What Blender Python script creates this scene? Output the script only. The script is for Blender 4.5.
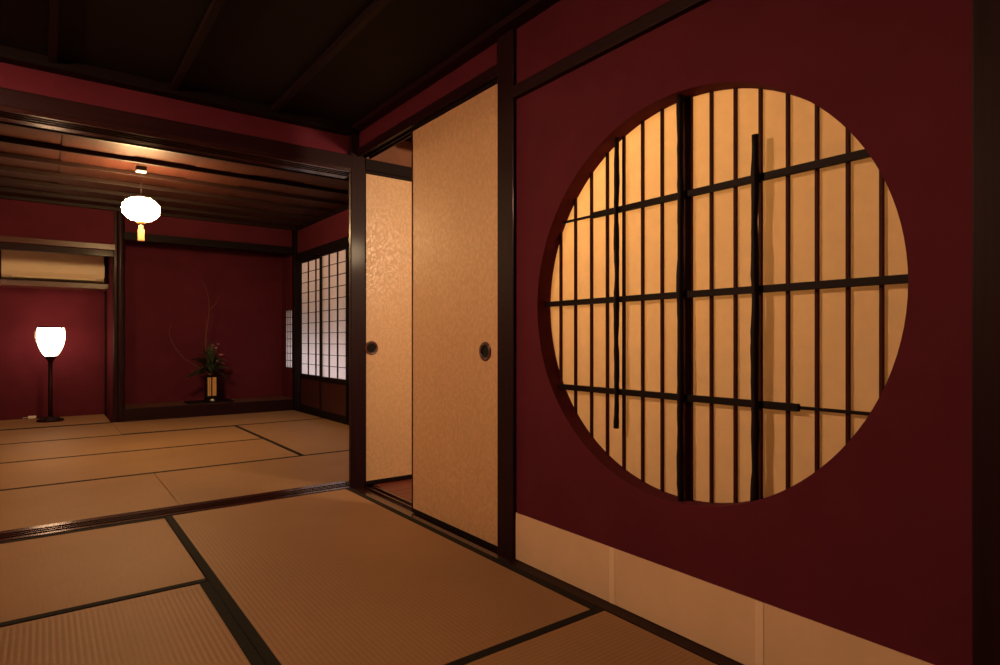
import bpy, bmesh, math, random
from mathutils import Vector, Matrix
random.seed(7)
SC = bpy.context.scene
COL = SC.collection
for o in list(bpy.data.objects):
    bpy.data.objects.remove(o)

# ------------------------------------------------------------------ camera
CAM_H = 0.84
cd = bpy.data.cameras.new('camera')
cd.sensor_width = 36.0
cd.lens = 36.0 * 605.5 / 1000.0
cd.shift_y = 8.0 / 1000.0
cd.clip_start = 0.02
cam = bpy.data.objects.new('camera', cd)
COL.objects.link(cam)
cam.location = (0, 0, CAM_H)
cam.rotation_euler = (math.radians(90), 0, -0.6457)
SC.camera = cam

# ------------------------------------------------------------------ view and world
SC.view_settings.view_transform = 'Standard'
SC.view_settings.look = 'None'
SC.view_settings.gamma = 1.0
SC.view_settings.use_curve_mapping = False
SC.view_settings.exposure = 0.0
w = bpy.data.worlds.new('night')
SC.world = w
w.use_nodes = True
w.node_tree.nodes['Background'].inputs[0].default_value = (0.03, 0.035, 0.05, 1)
w.node_tree.nodes['Background'].inputs[1].default_value = 0.3

# light levels
PENDANT_E = 145.0       # back room pendant lantern paper
FLOORLAMP_E = 11.0     # alcove floor lamp paper
FRONT_E = 375.0          # ceiling lantern of the front room
CORRIDOR_W = 72.0
WARM = (1.0, 0.60, 0.27)

def area(name, loc, rot, sx, sy, power, color):
    l = bpy.data.lights.new(name, 'AREA')
    l.shape = 'RECTANGLE'; l.size = sx; l.size_y = sy
    l.energy = power; l.color = color
    o = bpy.data.objects.new(name, l)
    COL.objects.link(o)
    o.location = loc; o.rotation_euler = rot
    return o
# evening daylight outside the lattice doors and the slit window of the back room
area('outside_light', (2.82, 6.3, 0.50), (0, math.radians(90), 0), 0.6, 3.6, 15, (1.0, 0.88, 0.95))
area('outside_light', (3.05, 6.3, 1.75), (0, math.radians(90), 0), 0.7, 3.6, 14, (1.0, 0.60, 0.42))

# ------------------------------------------------------------------ materials
def nodes(name):
    m = bpy.data.materials.new(name); m.use_nodes = True
    nt = m.node_tree
    return m, nt, nt.nodes['Principled BSDF']
def N(nt, t, **kw):
    n = nt.nodes.new(t)
    for k, v in kw.items():
        setattr(n, k, v)
    return n
def coords(nt, scale=(1, 1, 1), kind='Object', rot=(0, 0, 0)):
    tc = N(nt, 'ShaderNodeTexCoord'); mp = N(nt, 'ShaderNodeMapping')
    mp.inputs['Scale'].default_value = scale
    mp.inputs['Rotation'].default_value = rot
    nt.links.new(tc.outputs[kind], mp.inputs[0])
    return mp.outputs[0]
def noise(nt, vec, scale, detail=4, rough=.55, dist=0):
    n = N(nt, 'ShaderNodeTexNoise')
    n.inputs['Scale'].default_value = scale; n.inputs['Detail'].default_value = detail
    n.inputs['Roughness'].default_value = rough; n.inputs['Distortion'].default_value = dist
    nt.links.new(vec, n.inputs['Vector'])
    return n.outputs['Fac']
def ramp(nt, fac, stops):
    r = N(nt, 'ShaderNodeValToRGB')
    el = r.color_ramp.elements
    el[0].position, el[0].color = stops[0][0], (*stops[0][1], 1)
    el[1].position, el[1].color = stops[-1][0], (*stops[-1][1], 1)
    for p, c in stops[1:-1]:
        e = el.new(p); e.color = (*c, 1)
    nt.links.new(fac, r.inputs[0])
    return r.outputs[0]
def bump(nt, b, h, strength, dist=.002, chain=None):
    n = N(nt, 'ShaderNodeBump')
    n.inputs['Strength'].default_value = strength; n.inputs['Distance'].default_value = dist
    nt.links.new(h, n.inputs['Height'])
    if chain is not None: nt.links.new(chain, n.inputs['Normal'])
    nt.links.new(n.outputs[0], b.inputs['Normal'])
    return n.outputs[0]
def varied(name, c1, c2, scale=(3, 3, 3), ns=4, rough=.6, spec=.3, bs=.0, bscale=60, coat=0, kind='Object', bd=.002):
    m, nt, b = nodes(name)
    v = coords(nt, scale, kind)
    nt.links.new(ramp(nt, noise(nt, v, ns), [(.3, c1), (.7, c2)]), b.inputs['Base Color'])
    b.inputs['Roughness'].default_value = rough
    b.inputs['Specular IOR Level'].default_value = spec
    if coat:
        b.inputs['Coat Weight'].default_value = coat; b.inputs['Coat Roughness'].default_value = .12
    if bs: bump(nt, b, noise(nt, coords(nt, (1, 1, 1), kind), bscale, 5), bs, bd)
    return m

RED = varied('red_plaster', (.098, .0145, .0265), (.116, .0175, .0315), ns=1.5, rough=.85, spec=.10, bs=.25, bscale=350, bd=.0006)
def wood(name, c1, c2, axis, rough=.35, spec=.5, coat=0.0, bs=.15):
    sc = {'x': (.6, 14, 14), 'y': (14, .6, 14), 'z': (14, 14, .6)}[axis]
    m, nt, b = nodes(name)
    v = coords(nt, sc)
    f = noise(nt, v, 3.2, 6, .6, .6)
    nt.links.new(ramp(nt, f, [(.3, c1), (.7, c2)]), b.inputs['Base Color'])
    b.inputs['Roughness'].default_value = rough
    b.inputs['Specular IOR Level'].default_value = spec
    b.inputs['Coat Weight'].default_value = coat; b.inputs['Coat Roughness'].default_value = .15
    if bs: bump(nt, b, f, bs, .001)
    return m
LAC = {a: wood('lacquered_wood_' + a, (.014, .0036, .0054), (.023, .0058, .0084), a, .48, .14, .05) for a in 'xyz'}
BLK = {a: wood('black_wood_' + a, (.006, .003, .0035), (.011, .005, .0055), a, .6, .14) for a in 'xyz'}
SILL = {a: wood('sill_wood_' + a, (.024, .007, .007), (.042, .012, .011), a, .25, .5, .45) for a in 'xyz'}
KOSHI = wood('panel_wood', (.035, .010, .009), (.06, .016, .013), 'z', .45)
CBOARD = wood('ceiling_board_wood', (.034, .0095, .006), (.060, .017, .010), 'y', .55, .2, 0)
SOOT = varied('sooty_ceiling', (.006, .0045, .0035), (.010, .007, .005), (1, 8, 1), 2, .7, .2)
BATT = wood('batten_wood', (.009, .003, .003), (.015, .005, .005), 'y', .6, .18)
BATTX = wood('batten_wood_cross', (.014, .005, .004), (.022, .008, .006), 'x', .5, .25)
FLOORW = wood('corridor_floor_wood', (.12, .028, .018), (.19, .045, .027), 'x', .4, .4)
BORDER = varied('mat_border_cloth', (.008, .007, .006), (.013, .011, .009), ns=20, rough=.8, spec=.2, bs=.3, bscale=500)
CREAMP = varied('cream_paper', (.76, .56, .35), (.82, .60, .38), ns=3, rough=.7, spec=.2, bs=.15, bscale=200, bd=.0006)
SEAMP = varied('cream_paper_overlap', (.88, .68, .46), (.90, .70, .48), ns=3, rough=.7, spec=.2)
BROWNW = varied('brown_plaster', (.20, .085, .05), (.26, .11, .065), ns=3, rough=.8)
IRON = varied('dark_iron', (.012, .008, .006), (.02, .013, .010), ns=20, rough=.35, spec=.6)
RUST = varied('reddish_iron_ring', (.10, .03, .02), (.15, .045, .03), ns=20, rough=.3, spec=.7)
PLAST = varied('appliance_plastic', (.90, .72, .50), (.92, .74, .52), ns=2, rough=.5, spec=.3)
WHITE = varied('white_plastic', (.8, .76, .7), (.84, .8, .74), ns=5, rough=.35)
MUNT = wood('window_bar_wood', (.040, .0055, .005), (.060, .008, .007), 'z', .6, .12)
BAMB = varied('tag_wood', (.55, .34, .16), (.65, .42, .2), (8, 8, 1), 5, .5)

def tatami():
    m, nt, b = nodes('tatami_weave')
    v = coords(nt)
    wv = N(nt, 'ShaderNodeTexWave', wave_type='BANDS', bands_direction='Y', wave_profile='SIN')
    wv.inputs['Scale'].default_value = 21; wv.inputs['Distortion'].default_value = .15
    nt.links.new(v, wv.inputs['Vector'])
    wx = N(nt, 'ShaderNodeTexWave', wave_type='BANDS', bands_direction='X', wave_profile='SIN')
    wx.inputs['Scale'].default_value = 70; wx.inputs['Distortion'].default_value = 1.5
    nt.links.new(v, wx.inputs['Vector'])
    f = noise(nt, coords(nt, (1, 1, 1)), 1.6, 3)
    f2 = noise(nt, coords(nt, (120, 5, 1)), 2, 2)
    c = ramp(nt, f, [(.3, (.35, .200, .100)), (.7, (.40, .230, .115))])
    mx = N(nt, 'ShaderNodeMix', data_type='RGBA', blend_type='MULTIPLY')
    mx.inputs[0].default_value = .55
    nt.links.new(c, mx.inputs[6])
    nt.links.new(ramp(nt, f2, [(.2, (.72, .68, .62)), (.8, (1, 1, 1))]), mx.inputs[7])
    mx2 = N(nt, 'ShaderNodeMix', data_type='RGBA', blend_type='MULTIPLY')
    mx2.inputs[0].default_value = .22
    nt.links.new(mx.outputs[2], mx2.inputs[6])
    nt.links.new(ramp(nt, wv.outputs['Fac'], [(.0, (.45, .36, .30)), (.45, (1, 1, 1))]), mx2.inputs[7])
    nt.links.new(mx2.outputs[2], b.inputs['Base Color'])
    b.inputs['Roughness'].default_value = .55
    b.inputs['Specular IOR Level'].default_value = .3
    n1 = bump(nt, b, wv.outputs['Fac'], .4, .0012)
    bump(nt, b, wx.outputs['Fac'], .15, .0005, n1)
    return m
TAT = tatami()

def fusuma_mat():
    m, nt, b = nodes('patterned_gold_paper')
    v = coords(nt, (1, 1, .7))
    nw = N(nt, 'ShaderNodeTexNoise'); nw.inputs['Scale'].default_value = 7; nw.inputs['Detail'].default_value = 2
    nt.links.new(v, nw.inputs['Vector'])
    ad = N(nt, 'ShaderNodeVectorMath', operation='MULTIPLY_ADD')
    nt.links.new(nw.outputs['Color'], ad.inputs[0]); ad.inputs[1].default_value = (.10, .10, .10)
    nt.links.new(v, ad.inputs[2])
    vo = N(nt, 'ShaderNodeTexVoronoi', feature='SMOOTH_F1')
    vo.inputs['Scale'].default_value = 80
    nt.links.new(ad.outputs[0], vo.inputs['Vector'])
    f = noise(nt, v, 2)
    c = ramp(nt, f, [(.3, (.70, .45, .24)), (.7, (.76, .50, .27))])
    mx = N(nt, 'ShaderNodeMix', data_type='RGBA', blend_type='MULTIPLY'); mx.inputs[0].default_value = 1.0
    nt.links.new(c, mx.inputs[6])
    nt.links.new(ramp(nt, vo.outputs['Distance'], [(.15, (1, 1, 1)), (.55, (.88, .85, .80))]), mx.inputs[7])
    nt.links.new(mx.outputs[2], b.inputs['Base Color'])
    nt.links.new(ramp(nt, vo.outputs['Distance'], [(.15, (.36, .36, .36)), (.55, (.54, .54, .54))]), b.inputs['Roughness'])
    b.inputs['Roughness'].default_value = .36
    b.inputs['Specular IOR Level'].default_value = .9
    b.inputs['Sheen Weight'].default_value = .0
    bump(nt, b, vo.outputs['Distance'], .22, .003)
    return m
FUS = fusuma_mat()

def translucent(name, col, t=.75):
    m, nt, b = nodes(name)
    out = nt.nodes['Material Output']
    v = coords(nt)
    c = ramp(nt, noise(nt, v, 30, 4), [(.3, tuple(x * .94 for x in col)), (.7, col)])
    tr = N(nt, 'ShaderNodeBsdfTranslucent'); df = N(nt, 'ShaderNodeBsdfDiffuse'); mx = N(nt, 'ShaderNodeMixShader')
    nt.links.new(c, tr.inputs[0]); nt.links.new(c, df.inputs[0])
    mx.inputs[0].default_value = t
    nt.links.new(df.outputs[0], mx.inputs[1]); nt.links.new(tr.outputs[0], mx.inputs[2])
    nt.links.new(mx.outputs[0], out.inputs[0])
    return m
SHOJI = translucent('shoji_paper', (.82, .78, .76))
CIRC = translucent('window_paper', (.90, .74, .48), .5)

def glow(name, color, e):
    m, nt, b = nodes(name)
    b.inputs['Base Color'].default_value = (.85, .8, .7, 1)
    b.inputs['Emission Color'].default_value = (*color, 1)
    b.inputs['Emission Strength'].default_value = e
    return m

# ------------------------------------------------------------------ mesh helpers
class MB:
    def __init__(s): s.bm = bmesh.new()
    def box(s, x0, x1, y0, y1, z0, z1, bev=0.0):
        r = bmesh.ops.create_cube(s.bm, size=1)
        vs = r['verts']
        for v in vs:
            v.co = Vector(((x0 + x1) / 2 + v.co.x * (x1 - x0), (y0 + y1) / 2 + v.co.y * (y1 - y0), (z0 + z1) / 2 + v.co.z * (z1 - z0)))
        if bev:
            es = list({e for v in vs for e in v.link_edges})
            bmesh.ops.bevel(s.bm, geom=es, offset=bev, segments=2, affect='EDGES', profile=.5)
        return s
    def tube(s, pts, rads, n=8, cap=True):
        pts = [Vector(p) for p in pts]
        if not hasattr(rads, '__len__'): rads = [rads] * len(pts)
        rings = []
        ref = Vector((0, 0, 1))
        for i, p in enumerate(pts):
            t = (pts[min(i + 1, len(pts) - 1)] - pts[max(i - 1, 0)]).normalized()
            a = ref if abs(t.dot(ref)) < .9 else Vector((1, 0, 0))
            u = t.cross(a).normalized(); v = t.cross(u)
            rings.append([s.bm.verts.new(p + (u * math.cos(k * 2 * math.pi / n) + v * math.sin(k * 2 * math.pi / n)) * rads[i]) for k in range(n)])
        for a, b in zip(rings, rings[1:]):
            for k in range(n):
                f = s.bm.faces.new((a[k], a[(k + 1) % n], b[(k + 1) % n], b[k])); f.smooth = True
        if cap:
            s.bm.faces.new(rings[0]); s.bm.faces.new(rings[-1])
        return s
    def lathe(s, prof, c=(0, 0, 0), n=24, cap=True, axis='z'):
        rings = []
        for r, h in prof:
            ring = []
            for k in range(n):
                a = k * 2 * math.pi / n
                p = {'z': (r * math.cos(a), r * math.sin(a), h), 'x': (h, r * math.cos(a), r * math.sin(a)),
                     'y': (r * math.cos(a), h, r * math.sin(a))}[axis]
                ring.append(s.bm.verts.new((p[0] + c[0], p[1] + c[1], p[2] + c[2])))
            rings.append(ring)
        for a, b in zip(rings, rings[1:]):
            for k in range(n):
                f = s.bm.faces.new((a[k], a[(k + 1) % n], b[(k + 1) % n], b[k])); f.smooth = True
        if cap:
            s.bm.faces.new(rings[0]); s.bm.faces.new(rings[-1])
        return s
    def build(s, name, mat, parent=None, loc=None):
        bmesh.ops.recalc_face_normals(s.bm, faces=s.bm.faces)
        me = bpy.data.meshes.new(name); s.bm.to_mesh(me); s.bm.free()
        me.materials.append(mat)
        o = bpy.data.objects.new(name, me); COL.objects.link(o)
        if loc is not None: o.location = loc
        if parent is not None: o.parent = parent
        return o
def tag(o, label=None, cat=None, group=None, kind=None):
    if label: o['label'] = label
    if cat: o['category'] = cat
    if group: o['group'] = group
    if kind: o['kind'] = kind
    return o
def empty(name, loc=(0, 0, 0), rz=0):
    o = bpy.data.objects.new(name, None); COL.objects.link(o)
    o.location = loc; o.rotation_euler = (0, 0, rz); o.empty_display_size = .1
    return o
def struct(name, label, cat, mat, *boxes, bev=0.0):
    m = MB()
    for b in boxes: m.box(*b, bev=bev)
    return tag(m.build(name, mat), label, cat, kind='structure')
TRN = [0]
def trim(label, cat, mat, *boxes, bev=.003):
    TRN[0] += 1
    return struct('trim_%d' % TRN[0], label, cat, mat, *boxes, bev=bev)

# ------------------------------------------------------------------ setting
WX = 1.45            # front room right wall plane
BX = 2.45            # back room right wall plane
Y1, Y2 = 3.27, 3.44  # threshold between the rooms
YB = 7.35            # back wall plane
ZC, ZB = 2.06, 2.20
XL = -1.6
struct('floor', 'dark subfloor under the straw mats', 'floor', BLK['x'],
       (XL - .1, 3.2, -1.8, 8.5, -.16, -.056))
struct('wall_left', 'red plastered side wall of both rooms', 'wall', RED, (XL - .1, XL, -1.7, 8.35, -.05, 2.3))
struct('wall_near', 'red plastered wall behind the camera', 'wall', RED, (XL, 1.6, -1.8, -1.7, -.05, 2.3))

# right wall with the round opening
CY, CZ, RY, RZ = 1.098, .963, .598, .589
def circle_wall():
    y0, y1, z0, z1 = .38, 1.83, 0.0, 2.12
    angs = [2 * math.pi * k / 120 for k in range(120)]
    for (yy, zz) in ((y0, z0), (y1, z0), (y1, z1), (y0, z1)):
        angs.append(math.atan2(zz - CZ, yy - CY) % (2 * math.pi))
    angs = sorted(set(round(a, 6) for a in angs))
    bm = bmesh.new()
    def outer(a):
        c, s_ = math.cos(a), math.sin(a); t = 1e9
        if c > 1e-9: t = min(t, (y1 - CY) / c)
        if c < -1e-9: t = min(t, (y0 - CY) / c)
        if s_ > 1e-9: t = min(t, (z1 - CZ) / s_)
        if s_ < -1e-9: t = min(t, (z0 - CZ) / s_)
        return CY + t * c, CZ + t * s_
    def inner(a):
        c, s_ = math.cos(a), math.sin(a)
        r = 1 / math.sqrt((c / RY) ** 2 + (s_ / RZ) ** 2)
        return CY + r * c, CZ + r * s_
    T = .065
    rows = []
    for a in angs:
        o_, i_ = outer(a), inner(a)
        rows.append([bm.verts.new((WX, *o_)), bm.verts.new((WX, *i_)), bm.verts.new((WX + T, *i_)), bm.verts.new((WX + T, *o_))])
    n = len(rows)
    for k in range(n):
        a, b = rows[k], rows[(k + 1) % n]
        for j in range(4):
            bm.faces.new((a[j], b[j], b[(j + 1) % 4], a[(j + 1) % 4]))
    bmesh.ops.recalc_face_normals(bm, faces=bm.faces)
    me = bpy.data.meshes.new('wall_right'); bm.to_mesh(me); bm.free(); me.materials.append(RED)
    o = bpy.data.objects.new('wall_right', me); COL.objects.link(o)
    tag(o, 'dark red plaster wall pierced by the large round window', 'wall', kind='structure')
circle_wall()
struct('wall_right', 'red plaster wall strip nearest the camera on the right', 'wall', RED, (WX, WX + .065, -1.7, .27, 0, 2.12))
struct('wall_right', 'narrow red plaster strip above the sliding doors', 'wall', RED, (WX, WX + .03, 1.945, 3.27, 1.935, 2.12))
struct('wall_right', 'dark plaster wall closing the far side of the side corridor', 'wall', BROWNW, (2.40, 2.46, -.3, 3.28, -.05, 2.25))
struct('wall_right', 'dark end wall of the side corridor', 'wall', BROWNW, (1.52, 2.46, -.36, -.3, -.05, 2.25))
struct('wall_right', 'brown plaster above the inner sliding door in the corridor', 'wall', BROWNW, (1.485, 2.43, 3.30, 3.36, 1.89, 2.2))
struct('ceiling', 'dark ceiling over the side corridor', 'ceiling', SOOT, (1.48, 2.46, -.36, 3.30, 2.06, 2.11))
struct('floor', 'reddish board floor of the side corridor', 'floor', FLOORW,
       *[(1.545, 2.40, -.3 + i * .225, -.3 + i * .225 + .222, -.05, -.004) for i in range(16) if -.3 + i * .225 + .222 < 3.35], bev=.002)

# posts
def post(label, x0, x1, y0, y1, z0=-.05, z1=2.12, m=None):
    return trim(label, 'post', m or LAC['z'], (x0, x1, y0, y1, z0, z1), bev=.004)
post('dark lacquered post between the sliding doors and the round window wall', 1.435, 1.52, 1.820, 1.924)
post('dark corner post where the two rooms meet beside the open doorway', 1.398, 1.487, 3.268, 3.298, z1=2.05)
post('dark post at the right edge beside the round window wall', 1.425, 1.52, .27, .385)
post('dark corner post between the tokonoma and the lattice doors', 2.412, 2.49, 7.32, 7.40, z1=2.2, m=BLK['z'])

# rails on the right wall
trim('dark picture rail running above the round window', 'rail', LAC['y'], (1.428, 1.452, 0.385, 1.822, 1.765, 1.812))
trim('dark cornice under the ceiling along the right wall', 'cornice', LAC['y'], (1.392, 1.50, -1.7, 3.27, 2.035, 2.062))
m = MB()
for x0, x1 in ((1.442, 1.456), (1.484, 1.491), (1.510, 1.52)):
    m.box(x0, x1, 1.92, 3.27, 1.896, 1.9075, bev=.002)
m.box(1.441, 1.521, 1.92, 3.27, 1.907, 1.942)
tag(m.build('trim_20', LAC['y']), 'grooved dark head rail above the gold sliding door', 'rail', kind='structure')
m = MB()
m.box(1.398, 1.545, 1.82, 3.27, -.05, -.016)
for x0, x1 in ((1.398, 1.43), (1.487, 1.495), (1.525, 1.545)):
    m.box(x0, x1, 1.82, 3.27, -.018, -.004, bev=.0015)
tag(m.build('trim_21', SILL['y']), 'grooved wooden sill under the gold sliding door', 'sill', kind='structure')
trim('dark wooden base strip along the round window wall', 'base strip', LAC['y'], (1.398, 1.46, .385, 1.82, -.05, .000), (1.408, 1.46, -1.7, .27, -.05, .006))

# paper skirting
bb = MB().box(1.4465, WX + .002, .385, 1.83, 0.002, .179).build('baseboard_right', CREAMP)
tag(bb, 'cream paper skirting band along the foot of the red wall', 'skirting', kind='structure')
for y in (1.326, .829):
    tag(MB().box(1.4455, 1.4470, y - .011, y + .011, 0.002, .179).build('paper_overlap', SEAMP, bb), 'paler overlap strip of the paper')

# beam wall between the rooms
YW0, YW1 = 3.30, 3.40
struct('wall_middle', 'red plaster strip over the beam between the two rooms', 'wall', RED, (XL, 1.45, YW0, YW1, 1.89, 2.2))
struct('wall_middle', 'red plaster wall of the back room behind the corridor door', 'wall', RED, (1.487, BX, 3.37, 3.42, -.05, 2.25))
m = MB()
m.box(XL, 1.41, Y1, Y2, 1.826, 1.897, bev=.003)
for y0, y1 in ((Y1, Y1 + .022), (Y1 + .046, Y1 + .054), (Y1 + .078, Y1 + .086), (Y1 + .11, Y2)):
    m.box(XL, 1.43, y0, y1, 1.803, 1.83, bev=.0015)
tag(m.build('trim_22', SILL['x']), 'grooved dark lintel beam spanning the opening between rooms', 'lintel', kind='structure')
trim('dark face of the lintel beam spanning between the rooms', 'lintel face', LAC['x'], (XL, 1.41, Y1 - .004, Y1 + .013, 1.822, 1.897))
trim('dark cornice above the red strip between the rooms', 'cornice', BLK['x'], (XL, 1.40, Y1 - .035, YW0 + .01, 2.012, 2.062))
m = MB()
m.box(XL, 1.41, Y1, Y2, -.05, -.004)
for y0, y1 in ((Y1, Y1 + .03), (Y1 + .055, Y1 + .065), (Y1 + .085, Y1 + .095), (Y1 + .118, Y2 - .0)):
    m.box(XL, 1.43, y0, y1, -.006, .004, bev=.0015)
tag(m.build('trim_23', SILL['x']), 'shiny grooved threshold between the two mat floors', 'threshold', kind='structure')

# front ceiling
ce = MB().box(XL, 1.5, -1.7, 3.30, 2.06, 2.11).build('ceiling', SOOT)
tag(ce, 'almost black board ceiling of the front room', 'ceiling', kind='structure')
for x in (-1.365, -.90, -.435, .031, .495, .960):
    MB().box(x - .015, x + .015, -1.7, 3.26, 2.032, 2.062, bev=.004).build('batten', BATT, ce)

# back ceiling: boards running front to back over cross battens
m = MB()
x = XL; i = 0
while x < BX + .1:
    dz = .006 if i % 2 else 0
    m.box(x, min(x + .43, 2.5), 3.38, YB + .05, ZB + dz, ZB + .03 + dz)
    x += .425; i += 1
cb = tag(m.build('ceiling', CBOARD), 'reddish brown board ceiling of the back room', 'ceiling', kind='structure')
for y in (3.50, 3.93, 4.37, 4.80, 5.24, 5.67, 6.10, 6.53, 6.95, 7.32):
    MB().box(XL, BX + .02, y - .017, y + .017, ZB - .034, ZB + .002, bev=.004).build('batten', BATTX, cb)

# back room right wall (lattice doors)
struct('wall_side', 'red plaster strip above the lattice doors', 'wall', RED, (BX, BX + .06, 3.42, 7.35, 1.88, 2.25))
struct('wall_side', 'dark panelled wall nearest the corner post in the back room', 'wall', RED, (BX, BX + .06, 3.42, 4.40, -.05, 1.87))
trim('dark rail above the lattice doors', 'rail', BLK['y'], (BX - .02, BX + .05, 3.42, 7.33, 1.800, 1.885))
trim('dark cornice where ceiling meets the wall above the lattice doors', 'cornice', BLK['y'], (BX - .02, BX + .03, 3.42, 7.33, 2.165, 2.2))
trim('dark sill under the lattice doors', 'sill', BLK['y'], (BX - .015, BX + .05, 3.42, 7.33, -.05, .012))
DN = [2]
def shoji(label, y0, y1, xo):
    """lattice sliding door: frame, paper above, wooden board below"""
    DN[0] += 1
    o = empty('door_%d' % DN[0], (BX + xo, (y0 + y1) / 2, .012))
    tag(o, label, 'lattice door', kind='structure')
    L = (y1 - y0) / 2; H = 1.79
    f = MB()
    st = .030
    f.box(-.013, .013, -L, -L + st, 0, H, bev=.002); f.box(-.013, .013, L - st, L, 0, H, bev=.002)
    f.box(-.012, .012, -L + st, L - st, H - .035, H); f.box(-.012, .012, -L + st, L - st, 0, .06)
    f.box(-.012, .012, -L + st, L - st, .375, .43)
    f.build('frame', BLK['z'], o)
    MB().box(.007, .009, -L + st * .6, L - st * .6, .43, H - .03).build('paper', SHOJI, o)
    MB().box(-.004, .004, -L + st * .6, L - st * .6, .05, .38).build('lower_panel', KOSHI, o)
    g = MB()
    for k in (1, 2):
        yy = -L + st + (2 * L - 2 * st) * k / 3
        g.box(-.010, .006, yy - .0035, yy + .0035, .43, H - .035)
    nrow = 11
    for k in range(1, nrow):
        zz = .43 + (H - .465) * k / nrow
        g.box(-.006, .006, -L + st, L - st, zz - .003, zz + .003)
    g.build('lattice', LAC['z'], o)
    return o
shoji('white paper lattice door at the far corner beside the tokonoma', 6.50, 7.30, .030)
shoji('white paper lattice door, middle one in the back room', 5.80, 6.56, .000)
shoji('white paper lattice door partly behind the dark corner post', 5.10, 5.87, .030)
shoji('white paper lattice door hidden behind the corner post', 4.40, 5.16, .000)

# back wall
struct('wall_back', 'red plaster wall above the alcove with the lamp', 'wall', RED, (XL, .60, YB, YB + .10, 1.76, 2.25))
struct('wall_back', 'red plaster wall above the tokonoma alcove', 'wall', RED, (.66, 2.40, YB + .02, YB + .10, 1.95, 2.25))
struct('wall_back', 'deep red back wall of the tokonoma alcove', 'wall', RED, (.62, 2.49, 7.92, 7.98, -.05, 2.25))
struct('wall_back', 'red back wall of the lamp alcove', 'wall', RED, (XL, .62, 8.26, 8.33, -.05, 2.25))
struct('wall_back', 'red side wall between the lamp alcove and the tokonoma', 'wall', RED, (.575, .63, 7.43, 8.30, -.05, 2.25))
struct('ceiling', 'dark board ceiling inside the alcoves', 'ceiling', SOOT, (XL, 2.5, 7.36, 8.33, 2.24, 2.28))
# tokonoma right side with slit window
struct('wall_right', 'red side wall of the tokonoma around its slit window', 'wall', RED,
       (BX, BX + .06, 7.40, 7.45, -.05, 2.25), (BX, BX + .06, 7.79, 7.95, -.05, 2.25),
       (BX, BX + .06, 7.44, 7.80, -.05, .50), (BX, BX + .06, 7.44, 7.80, 1.22, 2.25))
sw = empty('window_2', (BX + .008, 7.62, .86))
tag(sw, 'narrow lattice slit window in the side of the tokonoma', 'window', kind='structure')
MB().box(.006, .008, -.175, .175, -.36, .36).build('paper', SHOJI, sw)
g = MB()
for k in range(5):
    yy = -.17 + .34 * k / 4
    g.box(-.003, .003, yy - .006, yy + .006, -.36, .36)
for k in range(9):
    zz = -.36 + .72 * k / 8
    g.box(-.003, .003, -.175, .175, zz - .004, zz + .004)
g.build('lattice', BLK['z'], sw)

# tokonoma floor and lintel
struct('floor', 'raised dark board floor of the tokonoma', 'alcove floor', wood('alcove_floor', (.10, .045, .03), (.14, .064, .042), 'x', .45), (.66, 2.45, 7.37, 7.93, .05, .128))
trim('dark front sill of the tokonoma alcove', 'sill', LAC['x'], (.66, 2.40, 7.335, 7.375, -.05, .131))
trim('dark lintel across the top of the tokonoma alcove', 'lintel', BLK['x'], (.66, 2.40, 7.33, 7.40, 1.885, 1.965))
trim('dark vertical strip in the far corner of the lamp alcove', 'corner strip', BLK['z'], (.555, .577, 8.24, 8.262, -.05, 1.42))
# rounded polished post
m = MB()
pts = []; rr = []
for k in range(24):
    z = -.05 + 2.28 * k / 23
    pts.append((.632 + .002 * math.sin(k * 1.1), 7.37, z)); rr.append(.043 + .0015 * math.sin(k * 2.3))
m.tube(pts, rr, 16)
tag(m.build('trim_24', LAC['z']), 'polished round post between lamp alcove and tokonoma', 'post', kind='structure')
trim('dark post face beside the lamp alcove', 'post', LAC['z'], (.575, .60, 7.34, 7.45, -.05, 2.2))
# alcove lintels and shelf
LIT = wood('rail_wood', (.07, .022, .015), (.11, .034, .022), 'x', .35, .4, .1)
trim('brown picture rail above the air conditioner', 'rail', LIT, (XL, .585, 7.325, 7.37, 1.765, 1.822))
trim('dark lintel under the picture rail above the air conditioner', 'lintel', LAC['x'], (XL, .575, 7.35, 7.41, 1.70, 1.765))
trim('brown shelf board under the air conditioner', 'shelf', LIT, (XL, .575, 7.93, 8.262, 1.405, 1.462))
trim('dark top board of the air conditioner recess', 'board', BLK['x'], (XL, .575, 7.93, 8.262, 1.80, 1.86))
struct('wall_back', 'red plaster above the air conditioner recess', 'wall', RED, (XL, .575, 7.96, 8.0, 1.85, 2.25))

# ------------------------------------------------------------------ gold sliding doors
def fusuma(name, label, W_, H_, handle_u):
    """local: face towards -x at x=0, width along y, base z=0"""
    o = empty(name)
    tag(o, label, 'sliding door', kind='structure')
    f = MB()
    e = .009
    f.box(0, .026, 0, e, 0, H_, bev=.002); f.box(0, .026, W_ - e, W_, 0, H_, bev=.002)
    f.box(0, .026, e, W_ - e, 0, .022, bev=.002); f.box(0, .026, e, W_ - e, H_ - .02, H_, bev=.002)
    f.build('frame', BLK['z'], o)
    MB().box(.003, .023, e * .8, W_ - e * .8, .02, H_ - .018).build('gold_paper', FUS, o)
    h = empty('handle'); h.parent = o; h.location = (.003, handle_u, .807 if H_ > 1.85 else .795)
    MB().lathe([(.041, 0), (.041, -.003), (.037, -.005), (.031, -.004), (.030, 0)], n=32, cap=False, axis='x').build('outer_ring', RUST, h)
    MB().lathe([(.0305, -.0005), (.030, -.004), (.027, -.005), (.025, -.002), (.024, .0)], n=32, cap=False, axis='x').build('inner_ring', IRON, h)
    MB().lathe([(.027, -.0008), (.001, -.0004)], n=32, cap=True, axis='x').build('dark_cup', BORDER, h)
    return o
d1 = fusuma('door_1', 'gold patterned paper sliding door, the nearer and taller one', .745, 1.908, .120)
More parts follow.
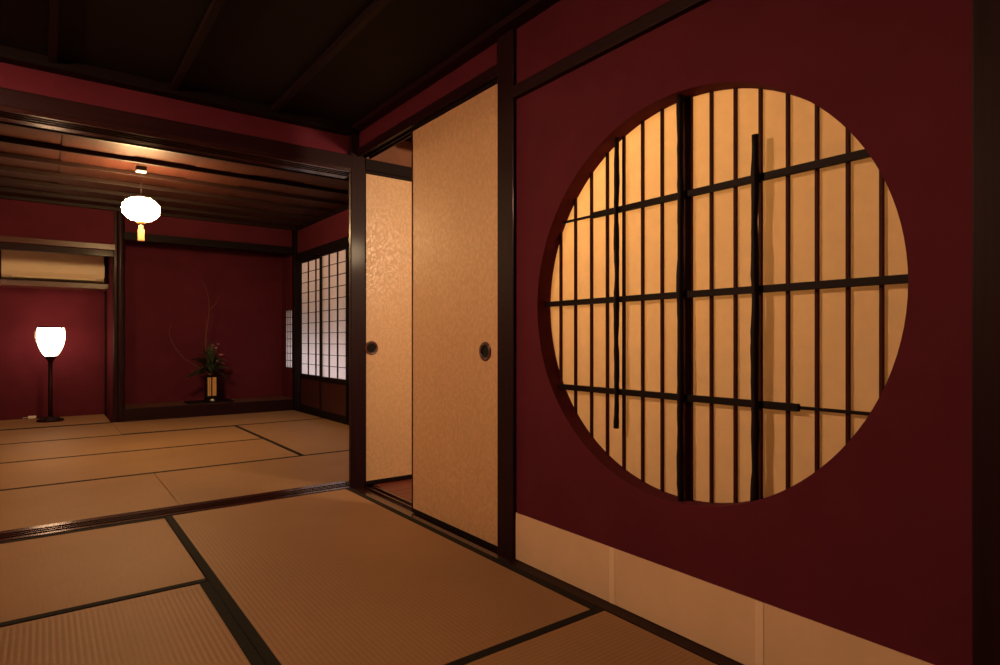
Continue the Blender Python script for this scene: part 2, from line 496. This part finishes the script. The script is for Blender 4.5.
d1.location = (1.4585, 1.921, -.012)
d2 = fusuma('door_2', 'cream gold sliding door seen through the doorway beside the corner post', .90, 1.826, .858)
d2.location = (2.385, 3.272, .002); d2.rotation_euler = (0, 0, math.radians(90))
trim('dark head rail above the inner sliding door in the corridor', 'rail', BLK['x'], (1.487, 2.40, 3.268, 3.32, 1.829, 1.895))
trim('dark ceiling beam inside the corridor', 'beam', BLK['x'], (1.75, 2.40, 3.05, 3.12, 1.96, 2.06))

# ------------------------------------------------------------------ round window
win = empty('window_1', (1.50, CY, CZ))
tag(win, 'large round lattice window with lit cream paper', 'window', kind='structure')
def wpart(mb, name, mat, label=None):
    return tag(mb.build(name, mat, win, loc=(-1.50, -CY, -CZ)), label)
def chord_z(y):
    t = max(0, 1 - ((y - CY) / (RY + .004)) ** 2)
    return CZ - (RZ + .004) * math.sqrt(t), CZ + (RZ + .004) * math.sqrt(t)
def chord_y(z):
    t = max(0, 1 - ((z - CZ) / (RZ + .004)) ** 2)
    return CY - (RY + .004) * math.sqrt(t), CY + (RY + .004) * math.sqrt(t)
wpart(MB().box(1.5145, 1.5165, .46, 1.74, .33, 1.60), 'window_paper', CIRC)
for y in (1.623, 1.547, 1.469, 1.396, 1.324, 1.247, 1.172, 1.002, .928, .856, .783, .711, .640, .569):
    a, b = chord_z(y)
    wpart(MB().box(1.504, 1.514, y * 1.006 - .0042, y * 1.006 + .0042, a, b, bev=.001), 'upright_bar', MUNT)
a, b = chord_z(1.095)
wpart(MB().box(1.500, 1.514, 1.071, 1.118, a, b, bev=.002), 'centre_stile', MUNT, 'wide reddish centre stile')
HB = .0095
for z, ya, yb in ((1.266, None, 1.462), (.974, None, None), (.673, .753, None)):
    c0, c1 = chord_y(z)
    ya_ = c0 if ya is None else ya; yb_ = c1 if yb is None else yb
    wpart(MB().box(1.489, 1.503, ya_, yb_, z - HB, z + HB, bev=.001), 'cross_bar', BLK['y'])
    if yb is not None: wpart(MB().box(1.497, 1.503, yb - .01, c1, z - .004, z + .004), 'thin_cross_bar', BLK['y'])
    if ya is not None: wpart(MB().box(1.497, 1.503, c0, ya + .01, z - .004, z + .004), 'thin_cross_bar', BLK['y'])
def pole(y, z0, z1, r, x=1.478):
    pts = []; rr = []
    n = 46
    ph = random.random() * 6
    for k in range(n):
        t = k / (n - 1)
        pts.append((x, y + .0010 * math.sin(t * 17 + ph) + .0006 * math.sin(t * 41 + ph), z0 + (z1 - z0) * t))
        rr.append(r * (1 + .10 * math.sin(t * 29 + ph) + .10 * random.uniform(-1, 1)))
    wpart(MB().tube(pts, rr, 10), 'gnarled_pole', BLK['z'], 'black knotty natural pole')
a, b = chord_z(1.36); pole(1.336, .556, b - .002, .0085)
a, b = chord_z(1.11); pole(1.090, a, b, .0095)
a, b = chord_z(.875); pole(.859, a, 1.375, .0100)

# ------------------------------------------------------------------ tatami mats
MW = .030
def mat_(label, x0, x1, y0, y1, borders, group):
    """borders: sides carrying cloth, out of W E S N; long axis follows them"""
    along_x = ('S' in borders or 'N' in borders)
    g = .0015
    x0 += g; x1 -= g; y0 += g; y1 -= g
    L, Wd = (x1 - x0, y1 - y0) if along_x else (y1 - y0, x1 - x0)
    o = empty('tatami_mat', ((x0 + x1) / 2, (y0 + y1) / 2, -.052), 0 if along_x else math.radians(90))
    tag(o, label, 'tatami mat', group)
    MB().box(-L / 2, L / 2, -Wd / 2, Wd / 2, 0, .052, bev=.002).build('woven_surface', TAT, o)
    # local +y is north when along_x, west otherwise
    if along_x: sides = [(1, 'N' in borders), (-1, 'S' in borders)]
    else: sides = [(1, 'W' in borders), (-1, 'E' in borders)]
    for s_, on in sides:
        if not on: continue
        ya, yb = sorted((s_ * (Wd / 2 + .0006), s_ * (Wd / 2 - MW)))
        MB().box(-L / 2 - .0005, L / 2 + .0005, ya, yb, .045, .0535, bev=.0008).build('cloth_border', BORDER, o)
    return o
F = 'straw mats of the front room'; K = 'straw mats of the back room'
mat_('large straw mat in the foreground along the sliding doors', .460, 1.396, 1.340, 3.268, 'WE', F)
mat_('straw mat left of the foreground, touching the shiny threshold', -1.45, .458, 2.300, 3.268, 'SN', F)
mat_('straw mat cut by the bottom left corner of the picture', -.497, .460, .375, 2.298, 'WE', F)
mat_('straw mat in the bottom right below the round window skirting', .460, 1.396, .375, 1.340, 'SN', F)
mat_('straw mat left out of frame in the front room', -1.45, -.499, .375, 2.298, 'WE', F)
mat_('straw mat under and behind the camera', -.497, 1.405, -.580, .373, 'SN', F)
mat_('straw mat at the near wall of the front room', -.497, 1.405, -1.54, -.582, 'SN', F)
mat_('straw mat behind the camera on the left', -1.45, -.499, -1.54, .373, 'WE', F)
R0, R1, R2, R3, R4 = 3.442, 4.410, 5.378, 6.346, 7.335
mat_('straw mat beyond the threshold, left of the thin seam', -1.36, .557, R0, R1, 'N', K)
mat_('straw mat beyond the threshold, right of the thin seam by the corner post', .557, 2.415, R0, R1, 'N', K)
mat_('long straw mat in the second row of the back room', -.415, 1.495, R1, R2, 'N', K)
mat_('long straw mat in the third row of the back room', -.415, 1.495, R2, R3, 'N', K)
mat_('straw mat lying crosswise in front of the lattice doors', 1.495, 2.415, R1, R3, 'W', K)
mat_('farthest straw mat row, in front of the lamp alcove', -1.36, .557, R3, R4, 'N', K)
mat_('farthest straw mat row, in front of the tokonoma', .557, 2.415, R3, R4, 'X' if False else 'S', K)
mat_('straw mat at the left side of the back room, out of frame', -1.36, -.417, R1, R3, 'W', K)
mat_('straw mat covering the floor of the lamp alcove', -1.40, .552, 7.345, 8.245, 'S', K)

# ------------------------------------------------------------------ pendant lantern
def pendant(loc, ceil, e, label, tassel=True):
    o = empty('pendant_lantern', loc)
    tag(o, label, 'pendant lamp')
    prof = []
    n = 18
    for k in range(n + 1):
        a = math.pi * k / n
        r = .128 * math.sin(a) ** .85 + .001
        z = -.092 * math.cos(a)
        if k in (0, n): r = .03
        if 0 < k < n: r += .002 * (1 if k % 2 else -1)
        prof.append((max(r, .03), z))
    MB().lathe(prof, n=28).build('paper_shade', glow('lantern_paper', (1, .62, .27), e), o)
    MB().lathe([(.034, .088), (.034, .100), (.020, .108), (.006, .112)], n=20).build('top_cap', BLK['x'], o)
    MB().lathe([(.034, -.090), (.034, -.100), (.022, -.112)], n=20).build('bottom_ring', BAMB, o)
    H = ceil - loc[2]
    MB().tube([(0, 0, .11), (0, 0, H - .05)], .003, 6).build('cord', BLK['z'], o)
    c = MB().box(-.035, .035, -.035, .035, H - .052, H - .018, bev=.004).build('ceiling_rose', BLK['x'], o)
    MB().box(-.033, .033, -.033, .033, H - .060, H - .051, bev=.002).build('rose_rim', WHITE, c)
    if tassel:
        MB().lathe([(.003, -.112), (.012, -.122), (.020, -.132), (.012, -.142), (.021, -.150), (.010, -.158), (.004, -.162)], n=14).build('tassel_knot', BAMB, o)
        MB().box(-.021, .021, -.021, .021, -.245, -.158, bev=.003).build('tassel_tag', BAMB, o)
    return o
pendant((.600, 5.40, 1.852), ZB, PENDANT_E, 'glowing flattened oval paper lantern hanging in the back room')

# square paper ceiling lantern of the front room (above the frame)
fl = empty('ceiling_lantern', (-.80, 2.08, 1.88))
tag(fl, 'small square paper lantern under the front ceiling, above the picture', 'ceiling lamp')
MB().box(-.085, .085, -.085, .085, -.10, .07).build('paper_shade', glow('square_lantern_paper', (1, .57, .31), FRONT_E), fl)
g = MB()
for sx in (-1, 1):
    for sy in (-1, 1):
        g.box(sx * .088 - .006, sx * .088 + .006, sy * .088 - .006, sy * .088 + .006, -.105, .075)
g.box(-.094, .094, -.094, .094, .068, .0745)
g.box(-.094, .094, -.094, .094, -.109, -.101)  # opaque bottom board, added to cut the direct light on the mats
g.build('frame', BLK['z'], fl)
MB().box(-.28, .28, -.28, .28, .074, .09).box(-.28, -.27, -.28, .28, -.015, .08).box(.27, .28, -.28, .28, -.015, .08).box(-.28, .28, -.28, -.27, -.015, .08).box(-.28, .28, .27, .28, -.015, .08).build('light_blocking_hood', BLK['x'], fl)  # unseen hood, shaped to keep lamplight off the ceiling and upper walls
MB().tube([(0, 0, .09), (0, 0, ZC - 1.88)], .004, 6).build('cord', BLK['z'], fl)

# ------------------------------------------------------------------ floor lamp in the alcove
lp = empty('floor_lamp', (.055, 7.86, 0))
tag(lp, 'glowing tulip shaped floor lamp on a dark pole in the red alcove', 'floor lamp')
m = MB()
m.lathe([(.115, 0), (.118, .012), (.112, .022), (.05, .028), (.035, .045), (.030, .05)], n=28)
m.build('base', LAC['x'], lp)
for a in (45, 135, 225, 315):
    MB().box(-.022, .022, -.022, .022, 0, .036, bev=.006).build('base_foot', LAC['x'], lp, loc=(.088 * math.cos(math.radians(a)), .088 * math.sin(math.radians(a)), .0))
m = MB(); m.tube([(0, 0, .04), (0, 0, .20), (0, 0, .64)], [.022, .0205, .019], 14)
m.build('pole', LAC['z'], lp)
MB().lathe([(.020, .60), (.024, .63), (.045, .655), (.060, .672), (.056, .676)], n=24).build('shade_holder', LAC['z'], lp)
sp = [(.045, .672), (.068, .695), (.088, .73), (.108, .775), (.121, .825), (.127, .875), (.126, .92), (.121, .955), (.116, .978)]
MB().lathe(sp, n=28, cap=False).build('paper_shade', glow('lamp_paper', (1, .60, .34), FLOORLAMP_E), lp)
MB().lathe([(.118, .972), (.121, .972), (.121, .984), (.113, .984), (.113, .975), (.118, .972)], n=32, cap=False).build('top_rim', LAC['x'], lp)
for k in range(6):
    a = math.radians(20 + 60 * k)
    MB().tube([((r + .002) * math.cos(a), (r + .002) * math.sin(a), z) for r, z in sp], .005, 5).build('shade_rib', BLK['z'], lp)
cdp = MB()
pts = [(.0, .11, .004), (-.03, .20, .004), (-.075, .29, .004), (-.13, .355, .006)]
cdp.tube(pts, .003, 6)
cdp.build('power_cord', BORDER, lp)
pl = empty('power_plug', (-.10, 8.235, .001)); tag(pl, 'small white plug block on the alcove floor behind the lamp', 'plug')
MB().box(-.035, .035, -.018, .018, 0, .028, bev=.006).build('body', WHITE, pl)
MB().tube([(-.035, 0, .014), (-.06, 0, .012), (-.08, 0, .010)], .004, 6).build('cable_stub', WHITE, pl)

# ------------------------------------------------------------------ air conditioner
ac = empty('air_conditioner', (.095, 8.02, 1.462))
tag(ac, 'cream wall air conditioner in the recess above the floor lamp', 'air conditioner')
bm = bmesh.new()
# rounded profile in y/z, extruded along x
prof = [(.18, .018), (.18, .325), (-.04, .325), (-.058, .318), (-.064, .305), (-.064, .09), (-.057, .055), (-.035, .03), (.02, .018)]
A = [bm.verts.new((-.44, y, z)) for y, z in prof]; B = [bm.verts.new((.435, y, z)) for y, z in prof]
for k in range(len(prof)):
    bm.faces.new((A[k], A[(k + 1) % len(prof)], B[(k + 1) % len(prof)], B[k]))
bm.faces.new(A); bm.faces.new(B)
mm = MB(); mm.bm.free(); mm.bm = bm
mm.build('casing', PLAST, ac)
MB().box(-.425, .42, -.067, -.060, .095, .312, bev=.002).build('front_panel', PLAST, ac)
MB().box(-.36, .36, -.062, -.030, .030, .052, bev=.003).build('air_outlet_flap', PLAST, ac)
MB().box(.325, .360, -.0695, -.066, .112, .135, bev=.001).build('indicator', WHITE, ac)
MB().box(.435, .441, -.058, .0, .07, .20, bev=.001).build('side_glint', WHITE, ac)  # white strip stands for the glint on the casing's right end

# ------------------------------------------------------------------ flower arrangement
GREEN = varied('leaf_green', (.030, .045, .022), (.055, .080, .035), ns=12, rough=.5)
TWIG = varied('twig_bark', (.12, .05, .035), (.18, .08, .05), ns=20, rough=.7)
PINK = varied('pink_petals', (.35, .12, .14), (.50, .22, .24), ns=20, rough=.6)
GOLD = varied('gold_vase_panel', (.62, .36, .12), (.74, .44, .16), ns=10, rough=.35)
vx, vy, vz = 1.545, 7.60, .148
tr = MB().box(-.24, .24, -.13, .13, 0, .018, bev=.004)
tag(tr.build('display_board', BLK['x'], loc=(vx - .02, vy, .129)), 'thin black display board under the flower vase', 'board')
vs = empty('flower_vase', (vx, vy, vz)); tag(vs, 'slender black vase with upright gold panels on the tokonoma board', 'vase')
MB().box(-.062, .062, -.05, .05, 0, .055, bev=.006).build('foot', BLK['x'], vs)
g = MB()
for sx in (-1, 1):
    for sy in (-1, 1):
        g.box(sx * .054 - .007, sx * .054 + .007, sy * .042 - .007, sy * .042 + .007, .05, .285)
g.box(-.008, .004, -.049, -.041, .05, .285)
g.box(-.061, .061, -.049, .049, .270, .288)
g.build('frame', BLK['z'], vs)
for x0, x1 in ((-.046, -.026), (-.022, -.009), (.005, .047)):
    MB().box(x0, x1, -.044, -.038, .056, .270).build('gold_panel', GOLD, vs)
MB().box(-.05, .05, -.037, .044, .055, .268).build('inner_body', BLK['z'], vs)
oz = MB().lathe([(.012, 0), (.020, .006), (.022, .014), (.014, .024), (.004, .028)], n=14)
tag(oz.build('porcelain_ornament', WHITE, loc=(vx - .01, vy - .11, .147)), 'tiny white ornament gleaming in front of the vase', 'ornament')

fa = empty('flower_arrangement', (vx, vy, vz + .288)); tag(fa, 'arrangement of dark leaves, pink flowers and thin bare branches in the vase', 'flowers')
def curve(pts, n=16):
    pts = [Vector(p) for p in pts]; out = []
    P_ = [pts[0] * 2 - pts[1]] + pts + [pts[-1] * 2 - pts[-2]]
    for i in range(1, len(P_) - 2):
        for k in range(n):
            t = k / n
            a, b, c, d = P_[i - 1:i + 3]
            out.append(.5 * ((2 * b) + (c - a) * t + (2 * a - 5 * b + 4 * c - d) * t * t + (3 * b - a - 3 * c + d) * t ** 3))
    out.append(pts[-1])
    return out
def branch(pts, r0):
    p = curve(pts, 8); n = len(p)
    MB().tube(p, [r0 * (1 - .75 * k / n) for k in range(n)], 6).build('branch', TWIG, fa)
branch([(-.01, 0, 0), (-.06, 0, .35), (-.04, .0, .58), (-.02, 0, .78), (-.04, 0, .95), (-.10, .0, 1.10)], .006)
branch([(-.02, 0, .76), (.04, 0, .82), (.07, -.01, .88), (.06, 0, .93)], .0035)
branch([(0, 0, 0), (-.14, -.02, .10), (-.28, -.03, .20), (-.38, -.02, .34), (-.43, 0, .50), (-.40, 0, .60)], .0055)
branch([(0, 0, 0), (-.02, .01, .28), (-.06, .02, .50), (-.05, .02, .66)], .004)
leaf = MB()
def add_leaf(base, dirv, L, Wd, droop):
    bm = leaf.bm
    d = Vector(dirv).normalized(); side = d.cross(Vector((0, 0, 1)))
    if side.length < .1: side = Vector((1, 0, 0))
    side.normalize(); side = (side + Vector((0, 0, random.uniform(-.5, .5)))).normalized()
    prev = None; n = 6
    for k in range(n + 1):
        t = k / n
        c = Vector(base) + d * L * t + Vector((0, 0, -droop * t * t * L))
        wd = Wd * math.sin(math.pi * min(1, .08 + t * .92)) ** .8 + .0006
        row = (bm.verts.new(c - side * wd), bm.verts.new(c + Vector((0, 0, -wd * .25))), bm.verts.new(c + side * wd))
        if prev:
            for j in range(2):
                f = bm.faces.new((prev[j], prev[j + 1], row[j + 1], row[j])); f.smooth = True
        prev = row
for k in range(110):
    a = random.uniform(0, 2 * math.pi); el = random.uniform(.1, 1.5)
    d = (math.cos(a) * math.cos(el) - .15, math.sin(a) * math.cos(el) * .6, math.sin(el))
    t = random.random()
    b_ = (d[0] * .06 * t, d[1] * .05 * t, .03 + .22 * t * d[2])
    add_leaf(b_, d, random.uniform(.11, .23), random.uniform(.010, .021), random.uniform(.1, .7))
for k in range(16):   # spray reaching left
    t = k / 15
    b_ = (-.05 - .17 * t, -.02, .07 - .07 * t)
    add_leaf(b_, (-1, random.uniform(-.5, .5), random.uniform(-.35, .6)), random.uniform(.07, .14), .010, .4)
for k in range(14):   # tall blades
    add_leaf((random.uniform(-.05, .03), random.uniform(-.03, .03), .05), (random.uniform(-.25, .12), random.uniform(-.15, .15), 1), random.uniform(.25, .40), .008, .05)
leaf.build('foliage', GREEN, fa)
for (x, y, z, r) in ((.095, -.05, .235, .026), (.055, -.05, .165, .018), (.045, -.03, .315, .018), (.125, -.03, .14, .014), (.02, -.02, .345, .014), (.07, -.03, .36, .015)):
    MB().tube(curve([(0, 0, .0), (x * .5, y * .5, z * .6), (x, y, z)], 5), .0022, 5).build('flower_stem', GREEN, fa)
    fm = MB()
    for ring in range(2):
        for p in range(6):
            a = p * math.pi / 3 + ring * .5
            rr_ = r * (1 - .35 * ring)
            c = Vector((x, y, z)); d = Vector((math.cos(a), math.sin(a) * .6 - .3, .35 + .5 * ring)).normalized(); s_ = d.cross(Vector((0, -1, .3))).normalized()
            v0 = fm.bm.verts.new(c); v1 = fm.bm.verts.new(c + d * rr_ * .6 + s_ * rr_ * .4); v2 = fm.bm.verts.new(c + d * rr_); v3 = fm.bm.verts.new(c + d * rr_ * .6 - s_ * rr_ * .4)
            fm.bm.faces.new((v0, v1, v2, v3))
    fm.lathe([(r * .2, -r * .1), (r * .3, r * .1), (r * .12, r * .3)], c=(x, y, z), n=8)
    fm.build('flower', PINK, fa)
cl = bpy.data.lights.new('corridor_lamp', 'POINT'); cl.energy = CORRIDOR_W; cl.color = (1, .70, .42); cl.shadow_soft_size = .10
co = bpy.data.objects.new('corridor_lamp', cl); COL.objects.link(co); co.location = (2.15, 1.55, 1.60)
